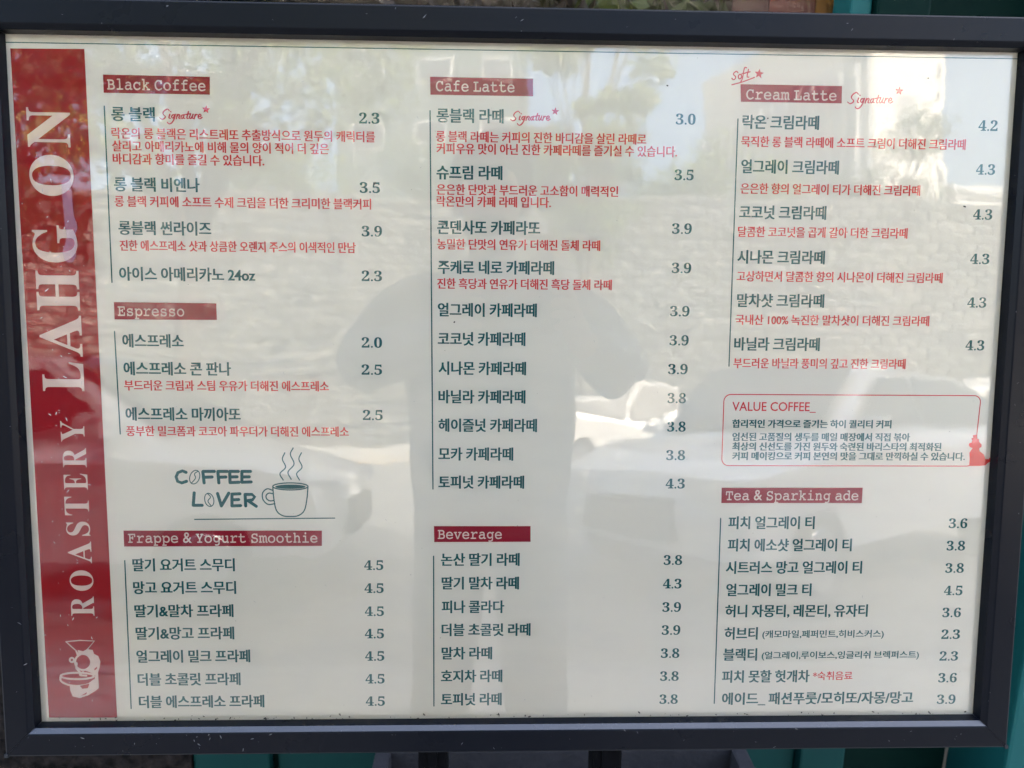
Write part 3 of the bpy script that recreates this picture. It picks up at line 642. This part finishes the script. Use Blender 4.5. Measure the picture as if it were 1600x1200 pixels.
# stone retaining wall across the street
BLK = mat('pale_wall_stone', (.060, .059, .053), .9, noise=(2.0, .14, (.17, .165, .148), 3), bump=(30, .8, .02), tex='Object')
n_ = BLK.node_tree; oi = n_.nodes.new('ShaderNodeObjectInfo'); va = n_.nodes.new('ShaderNodeVectorMath'); va.operation = 'MULTIPLY_ADD'
va.inputs[1].default_value = (37, 53, 71); n_.links.new(oi.outputs['Random'], va.inputs[0])
n_.links.new(n_.nodes['Texture Coordinate'].outputs['Object'], va.inputs[2])
for t_ in [x for x in n_.nodes if x.type == 'TEX_NOISE']: n_.links.new(va.outputs[0], t_.inputs['Vector'])
wl = empty('retaining_wall', 'tall wall of pale squared stone blocks across the street', 'wall', (0, -22, 0))
box('wall_core', (-26, 30, -1.4, -.10, -.12, 7.30), mat('wall_mortar', (.035, .033, .03), .95), wl)
def block_mesh(seed):
    rng = random.Random(seed); bm = bmesh.new(); box_bm(bm, -.275, .275, -.16, 0.0, -.130, .130)
    bmesh.ops.subdivide_edges(bm, edges=bm.edges, cuts=1, use_grid_fill=True)
    for v in bm.verts:
        v.co += Vector((rng.uniform(-.014, .014), rng.uniform(-.02, .03) if v.co.y > -.01 else 0, rng.uniform(-.012, .012)))
        if v.co.y > -.03 and abs(v.co.x) < .2 and abs(v.co.z) < .1: v.co.y += .05
    return bm_mesh(bm)
bms = [block_mesh(k) for k in range(6)]
for b_ in bms: b_.materials.append(BLK)
rest = bmesh.new()
for r_ in range(24):
    z = .03 + r_ * .31
    for c_ in range(-43, 50):
        x = c_ * .605 + (.3 if r_ % 2 else 0); k = (r_ * 7 + c_ * 3) % 6
        if 4.0 < x < 14.9 and 7 <= r_ < 23: add('stone', bms[k], None, wl, (x, -.0, z + .1))
        else:
            n0 = len(rest.verts); rest.from_mesh(bms[k]); rest.verts.ensure_lookup_table()
            for v in rest.verts[n0:]: v.co += Vector((x, 0, z + .1))
tag(add('stone_courses', bm_mesh(rest), BLK, wl), kind='stuff')

# buildings beyond
TWR = mat('cream_tower_render', (.46, .45, .42), .85, noise=(.3, .3, (.50, .48, .45)))
TWG = mat('grey_tower_side', (.36, .37, .38), .85)
def tower():
    t = empty('apartment_tower', 'tall cream tower with small windows down one edge, beyond the stone wall', 'building', (23.1, -45, 0), (0, 0, R(-22)))
    box('wall', (0, 6.6, -16, 0, -.1, 27), TWR, t)
    box('side_wall', (-.25, -.003, -16, -.1, -.1, 23), TWG, t)
    for k in range(14):
        box('rib', (-.6, -.253, -16 + k * 1.15, -15.6 + k * 1.15, 0, 22.4), TWG, t)
    box('stair_opening', (2.0, 3.7, .002, .05, 17.6, 20.6), mat('grey_louvre', (.25, .26, .27), .7), t)
    for k in range(12):
        for xx in (4.6, 5.7):
            if xx < 5 and k > 6: continue
            f = box('window', (xx, xx + .5, .002, .05, 3 + k * 1.75, 3.9 + k * 1.75), FRAMEW, t); box('pane', (xx + .06, xx + .44, .052, .06, 3.06 + k * 1.75, 3.84 + k * 1.75), GLASSD, f)
    return t
tower()
def block(name, label, loc, sz, m, nx, nz):
    t = empty(name, label, 'building', loc)
    box('wall', (0, sz[0], -sz[1], 0, 0, sz[2]), m, t); box('roof', (-.3, sz[0] + .3, -sz[1] - .3, .3, sz[2] + .002, sz[2] + .5), TWG, t)
    for i in range(nx):
        for j in range(nz):
            x = (i + .25) * sz[0] / nx; z = 1.2 + j * (sz[2] - 1) / nz
            f = box('window', (x, x + sz[0] / nx * .5, .002, .06, z, z + 1.4), FRAMEW, t); box('pane', (x + .08, x + sz[0] / nx * .5 - .08, .062, .07, z + .08, z + 1.32), GLASSD, f)
block('apartment_block', 'broad grey apartment block far behind the stone wall and trees', (-8.5, -42, 0), (10.5, 10, 30), mat('beige_render', (.08, .098, .092), .9), 3, 8)
block('low_building', 'low pale building to the right of the cream tower', (28.8, -46, 0), (16, 10, 14.5), mat('white_render', (.5, .5, .48), .9), 6, 4)

# trees
BARK = mat('grey_brown_bark', (.09, .075, .06), .95, noise=(6, .25, (.16, .14, .115)), bump=(25, .8, .02))
def tree(x, y, base, top, rad, n, label, lm, seed, sparse=.5, group=None):
    rng = random.Random(seed); t = empty('street_tree', label, 'tree', (x, y, -.12), group=group)
    bm = bmesh.new(); z0 = base; cyl_bm(bm, (0, 0, 0), (.1, 0, z0), .2, .14, 10, False)
    ends = []
    for k in range(9):
        a = k * 2.4 + rng.uniform(-.3, .3); rr = rad * rng.uniform(.4, .8); zt = rng.uniform(z0 + .5, top - .5)
        zs = rng.uniform(z0 * .8, z0); mid = Vector((rr * .4 * math.cos(a), rr * .4 * math.sin(a), zs + (zt - zs) * .6)); e = Vector((rr * math.cos(a), rr * math.sin(a), zt))
        cyl_bm(bm, (.08, 0, zs), mid, .09, .06, 7, False); cyl_bm(bm, mid, e, .06, .02, 6, False); ends.append(e); ends.append(mid)
        for q in range(3):
            e2 = e + Vector((rng.uniform(-1, 1), rng.uniform(-1, 1), rng.uniform(-.2, 1))) * rad * .4; cyl_bm(bm, mid, e2, .03, .008, 5, False); ends.append(e2)
    add('trunk', bm_mesh(bm, True), BARK, t)
    vs, fs = [], []
    for e in ends:
        if rng.random() < sparse * .3: continue
        r = rad * rng.uniform(.22, .4); v, f = leaf_cloud(n // len(ends), e + Vector((0, 0, rng.uniform(-.2, .3))), (r, r, r * .7), .17, rng)
        k = len(vs); vs += v; fs += [tuple(i + k for i in ff) for ff in f]
    add('crown', mesh(vs, fs), lm, t)
tree(-3.9, -9.2, 3.6, 8.5, 2.5, 7000, 'loose crowned street tree with a leaning grey trunk beside the left parked car', LEAF, 3, .9)
tree(-7.4, -9.6, 3.2, 9, 2.9, 8000, 'dense street tree at the far left beyond the red banner reflection', LEAF2, 4)
tree(2.3, -17.9, 4.6, 13, 1.7, 8000, 'tall narrow leafy tree in front of the stone wall', LEAF, 5)
tree(8.2, -25.5, 5.6, 10.2, 2.4, 7000, 'leafy tree above the stone wall left of the tower', LEAF, 6)
tree(15.6, -29, 7.5, 12.0, 2.6, 5000, 'small tree above the stone wall in front of the tower', LEAF2, 8)
tree(4.9, -25.5, 5.6, 10.0, 2.3, 6000, 'round leafy tree above the wall right of the tall narrow one', LEAF2, 12)
tree(-7.5, -26, 6.5, 13, 3.8, 8000, 'wide tree above the stone wall on the left', LEAF, 9)
tree(-1.5, -27, 6.5, 10.5, 2.6, 5000, 'low round tree above the stone wall near the middle', LEAF2, 10)

# parked cars
RUB = mat('tyre_rubber', (.015, .015, .015), .8); CHR = mat('alloy_wheel', (.55, .55, .56), .25, metal=1); CGL = mat('car_glass', (.012, .015, .018), .04, spec=.9)
HL = mat('headlight_glass', (.7, .7, .72), .08, spec=.9); PLST = mat('black_trim', (.02, .02, .02), .5)
def car(label, loc, rotz, col, L=4.3, Hh=1.5, W=1.8):
    t = empty('parked_car', label, 'car', loc, (0, 0, rotz), 'cars parked along the street')
    paint = mat('car_paint', col, .3, metal=0, coat=1)
    prof = [(-.49, .20), (-.505, .36), (-.49, .50), (-.44, .565), (-.27, .635), (-.235, .66), (-.09, .965), (.04, 1.0), (.24, .975), (.40, .86), (.465, .64), (.49, .52), (.50, .24)]
    def side(f, drop=0): return [(x * L * (1 - .02 * f), (z * Hh) - drop * (z > .9) * Hh) for x, z in prof]
    ys = [-.5, -.48, -.40, -.2, 0, .2, .40, .48, .5]; bm = bmesh.new(); rows = []
    for yy in ys:
        row = []
        for x, z in prof:
            a = abs(yy) * 2; zz = z
            if z > .655 : yw = yy * W * (.78 if z > .8 else .94); zz = z - .03 * a ** 4
            else: yw = yy * W; zz = z - (.05 if z > .5 else 0) * a ** 6
            xx = x * (1 - .055 * a ** 3 * (abs(x) > .4))
            row.append(bm.verts.new((xx * L, yw, zz * Hh)))
        rows.append(row)
    for j in range(len(ys) - 1):
        for i in range(len(prof) - 1): bm.faces.new((rows[j][i], rows[j][i+1], rows[j+1][i+1], rows[j+1][i]))
        bm.faces.new((rows[j][-1], rows[j][0], rows[j+1][0], rows[j+1][-1]))
    for j in (0, -1):
        f = rows[j]; 
        bm.faces.new([f[0]] + f[1:6] + [f[9], f[10], f[11], f[12]]); bm.faces.new([f[5], f[6], f[7], f[8], f[9]])
    add('body', bm_mesh(bm, False), paint, t)
    for s in (-1, 1):                              # side windows, wheels
        for a, b in (((-.225, .815), (-.10, .955)), ((.03, .955), (.03, .815))): pass
        w1 = [(-.195, .69), (-.085, .90), (.03, .93), (.03, .69)]; w2 = [(.05, .69), (.05, .93), (.22, .915), (.37, .83), (.40, .69)]
        for P in (w1, w2):
            vs = [(x * L, s * (W * .5 * (.94 - (z - .66) / .24 * .14) + .03), z * Hh) for x, z in P]
            me = mesh(vs, [tuple(range(len(P)))]); add('side_window', me, CGL, t)
        for wx in (-.32, .31):
            wb = bmesh.new(); cyl_bm(wb, (wx * L, s * (W/2 - .2), .32), (wx * L, s * (W/2 + .01), .32), .32, .32, 28); wh = add('wheel', bm_mesh(wb), RUB, t)
            wb = bmesh.new(); cyl_bm(wb, (wx * L, s * (W/2), .32), (wx * L, s * (W/2 + .018), .32), .21, .19, 20); add('rim', bm_mesh(wb), CHR, wh)
        box('headlight', (-.503 * L, -.47 * L, *sorted((s * W * .27, s * W * .43)), .42 * Hh, .50 * Hh), HL, t, .01)
        box('mirror', (-.20 * L, -.165 * L, *sorted((s * W * .485, s * W * .57)), .66 * Hh, .73 * Hh), paint, t, .02)
    ws = lambda x0, z0, x1, z1, d: [(x0 * L, -W * .385, z0 * Hh), (x0 * L, W * .385, z0 * Hh), (x1 * L, W * .36, z1 * Hh), (x1 * L, -W * .36, z1 * Hh)]
    add('windscreen', mesh([(a - .03, b, c + .02) for a, b, c in ws(-.232, .672, -.102, .945, 0)], [(0, 1, 2, 3)]), CGL, t)
    add('rear_window', mesh([(a + .02, b, c + .02) for a, b, c in ws(.455, .68, .405, .845, 0)], [(0, 1, 2, 3)]), CGL, t)
    box('grille', (-.512 * L, -.49 * L, -W * .22, W * .22, .24 * Hh, .40 * Hh), PLST, t, .01)
    return t
car('silver blue car parked nose left, close to the board on the right', (2.75, -5.9, -.12), R(-35), (.74, .77, .82), 4.4, 1.68, 1.85)
car('white car parked close to the board on the left', (-3.2, -5.0, -.12), math.pi, (.70, .70, .70), 4.5, 1.66, 1.85)
car('white sport utility car parked across the road on the right in the sun', (8.6, -10.6, -.12), math.pi, (.78, .77, .74), 4.7, 1.85, 1.9)
car('white car in the sun across the road behind the person', (2.9, -14.2, -.12), math.pi, (.62, .61, .59), 4.4, 1.75, 1.8)

# ------------------------------------------------------------ the person taking the picture, and the phone
SKIN = mat('skin', (.50, .30, .21), .5, noise=(12, .3, (.55, .33, .24))); JACK = mat('pale_grey_jacket', (.27, .27, .28), .85, bump=(9, .9, .02))
TROU = mat('pale_grey_trousers', (.24, .24, .25), .9, bump=(240, .5, .002)); HAIR = mat('black_hair', (.03, .027, .025), .5, bump=(300, .8, .003))
SHOE = mat('white_shoe', (.4, .4, .4), .6)
PH = CAM + Vector((.048, -.012, -.002))
person = empty('person', 'person in pale grey clothes holding up a phone with both hands before the board', 'person', (-.02, -1.12, 0))
PO = Vector((-.02, -1.12, 0))
def skin_obj(name, nodes, edges, m, parent, root=0, sub=2):
    me = bpy.data.meshes.new(name); me.from_pydata([tuple(n[0]) for n in nodes], edges, []); me.materials.append(m)
    o = bpy.data.objects.new(name, me); COL.objects.link(o); o.parent = parent
    md = o.modifiers.new('skin', 'SKIN'); md.use_smooth_shade = True
    for i, n in enumerate(nodes):
        r = n[1]; me.skin_vertices[0].data[i].radius = r if isinstance(r, tuple) else (r, r)
        me.skin_vertices[0].data[i].use_root = (i == root)
    s = o.modifiers.new('sub', 'SUBSURF'); s.levels = sub; s.render_levels = sub
    return o
V = Vector
ph = PH - PO
class G:
    def __init__(s): s.n = []; s.e = []
    def p(s, co, r, prev=None):
        s.n.append((V(co), r)); i = len(s.n) - 1
        if prev is not None: s.e.append((prev, i))
        return i
def torso_arms(g, k=0.0, hands=True, low=.98):
    pel = g.p((0, 0, low), (.155 + k, .105 + k)); wa = g.p((0, .01, 1.12), (.14 + k, .095 + k), pel); ch = g.p((0, 0, 1.32), (.165 + k, .11 + k), wa); nb = g.p((0, -.01, 1.46), (.09 + k, .07 + k), ch)
    for s in (-1, 1):
        sh = g.p((s * .185, 0, 1.43), .058 + k, ch); el = g.p((s * .29, .12, 1.27), .043 + k, sh)
        wr = g.p((ph.x + s * .115, ph.y - .045, ph.z - .045), .026 + k * .8, el)
        if hands:
            pa = g.p((ph.x + s * .095, ph.y - .022, ph.z - .012), (.030, .016), wr)
            for q, (dz, ln) in enumerate(((.034, .9), (.014, 1.0), (-.006, .95), (-.026, .8))):
                a = g.p((ph.x + s * .093, ph.y + .004, ph.z + dz), .0085, pa); b = g.p((ph.x + s * (.088 - .012 * ln), ph.y + .016, ph.z + dz + .002), .008, a); g.p((ph.x + s * (.088 - .034 * ln), ph.y + .013, ph.z + dz), .007, b)
            a = g.p((ph.x + s * .080, ph.y - .026, ph.z + .012), .010, pa); g.p((ph.x + s * .052, ph.y - .020, ph.z + .020), .0085, a)
    return pel, nb
def legs(g, pel, k=0.0, foot=True):
    for s in (-1, 1):
        hp = g.p((s * .09, 0, .90), .085 + k, pel); kn = g.p((s * .11, .015, .50), .056 + k, hp); an = g.p((s * .13, 0, .10), .038 + k, kn)
        if foot: ft = g.p((s * .14, .10, .04), (.038, .03), an); g.p((s * .145, .17, .03), (.03, .022), ft)
g = G(); pel, nb = torso_arms(g); nk = g.p((0, .01, 1.53), .046, nb); legs(g, pel)
jw = g.p((0, .035, 1.585), (.060, .066), nk); sk = g.p((0, .03, 1.67), (.078, .095), jw); g.p((0, .02, 1.735), (.055, .07), sk)
body = skin_obj('body', g.n, g.e, SKIN, person)
for s in (-1, 1):
    def ell(name, c, r, m, par):
        bm = bmesh.new(); bmesh.ops.create_uvsphere(bm, u_segments=16, v_segments=12, radius=1)
        for v in bm.verts: v.co = V((v.co.x * r[0], v.co.y * r[1], v.co.z * r[2])) + V(c)
        return add(name, bm_mesh(bm, True), m, par)
    ell('eye', (s * .032, .116, 1.672), (.014, .009, .007), mat('eye', (.05, .03, .02), .2), body)
    ell('ear', (s * .076, .02, 1.66), (.010, .02, .032), SKIN, body)
ell('nose', (0, .128, 1.645), (.013, .02, .024), SKIN, body); ell('mouth', (0, .112, 1.605), (.026, .010, .006), mat('lips', (.42, .16, .13), .5), body)
bm = bmesh.new(); bmesh.ops.create_uvsphere(bm, u_segments=28, v_segments=20, radius=1)
for v in bm.verts:
    c = v.co.copy(); f = .92 if (c.y > .45 and c.z < .55) else 1.0
    v.co = V((c.x * .094 * f, c.y * .112 * f - (.012 if f < 1 else 0), c.z * .118 * (1 if c.z > 0 else .8) )) + V((0, .018, 1.70))
hair = add('hair', bm_mesh(bm, True), HAIR, person)
bm = bmesh.new(); bm.from_mesh(hair.data)
bmesh.ops.delete(bm, geom=[v for v in bm.verts if v.co.y > .055 and v.co.z < 1.725], context='VERTS'); bm.to_mesh(hair.data); bm.free()
g = G(); a = g.p((0, 0, .84), (.20, .155)); b = g.p((0, .01, 1.10), (.185, .14), a); c = g.p((0, 0, 1.33), (.225, .145), b); d = g.p((0, -.005, 1.435), (.215, .115), c); g.p((0, 0, 1.53), (.078, .075), d)
skin_obj('jacket', g.n, g.e, JACK, person)
for s in (-1, 1):
    g = G(); a = g.p((s * .07, 0, 1.41), .085); b = g.p((s * .19, .005, 1.42), .082, a); c = g.p((s * .29, .12, 1.27), .066, b)
    w_ = V((ph.x + s * .122, ph.y - .055, ph.z - .05)); d = g.p(V((s * .29, .12, 1.27)).lerp(w_, .5), .056, c); g.p(w_, .042, d)
    skin_obj('sleeve', g.n, g.e, JACK, person)
g = G(); pl = g.p((0, 0, 1.0), (.168, .118)); g.p((0, 0, 1.16), (.15, .105), pl); legs(g, pl, .020, False); skin_obj('trousers', g.n, g.e, TROU, person)
for s in (-1, 1): box('shoe', (s * .14 - .05, s * .14 + .05, -.09, .20, .0, .085), SHOE, person, .025)
phone = empty('mobile_phone', 'dark mobile phone held level by the person in pale grey clothes', 'phone', tuple(PH), tuple((M_BOARD @ R_CAM).to_euler()))
PHM = mat('dark_phone_glass', (.02, .022, .028), .15, spec=.6)
box('phone_body', (-.075, .075, -.037, .037, .004, .012), PHM, phone, .0025)
box('screen', (-.071, .071, -.033, .033, .0122, .0126), mat('phone_screen', (.01, .01, .012), .08), phone)
for dx, dy in ((-.062, .02), (-.062, -.004), (-.042, .008)):
    bm = bmesh.new(); cyl_bm(bm, (dx, dy, .0045), (dx, dy, .0025), .0075, .0075, 18); add('lens', bm_mesh(bm), CGL, phone)
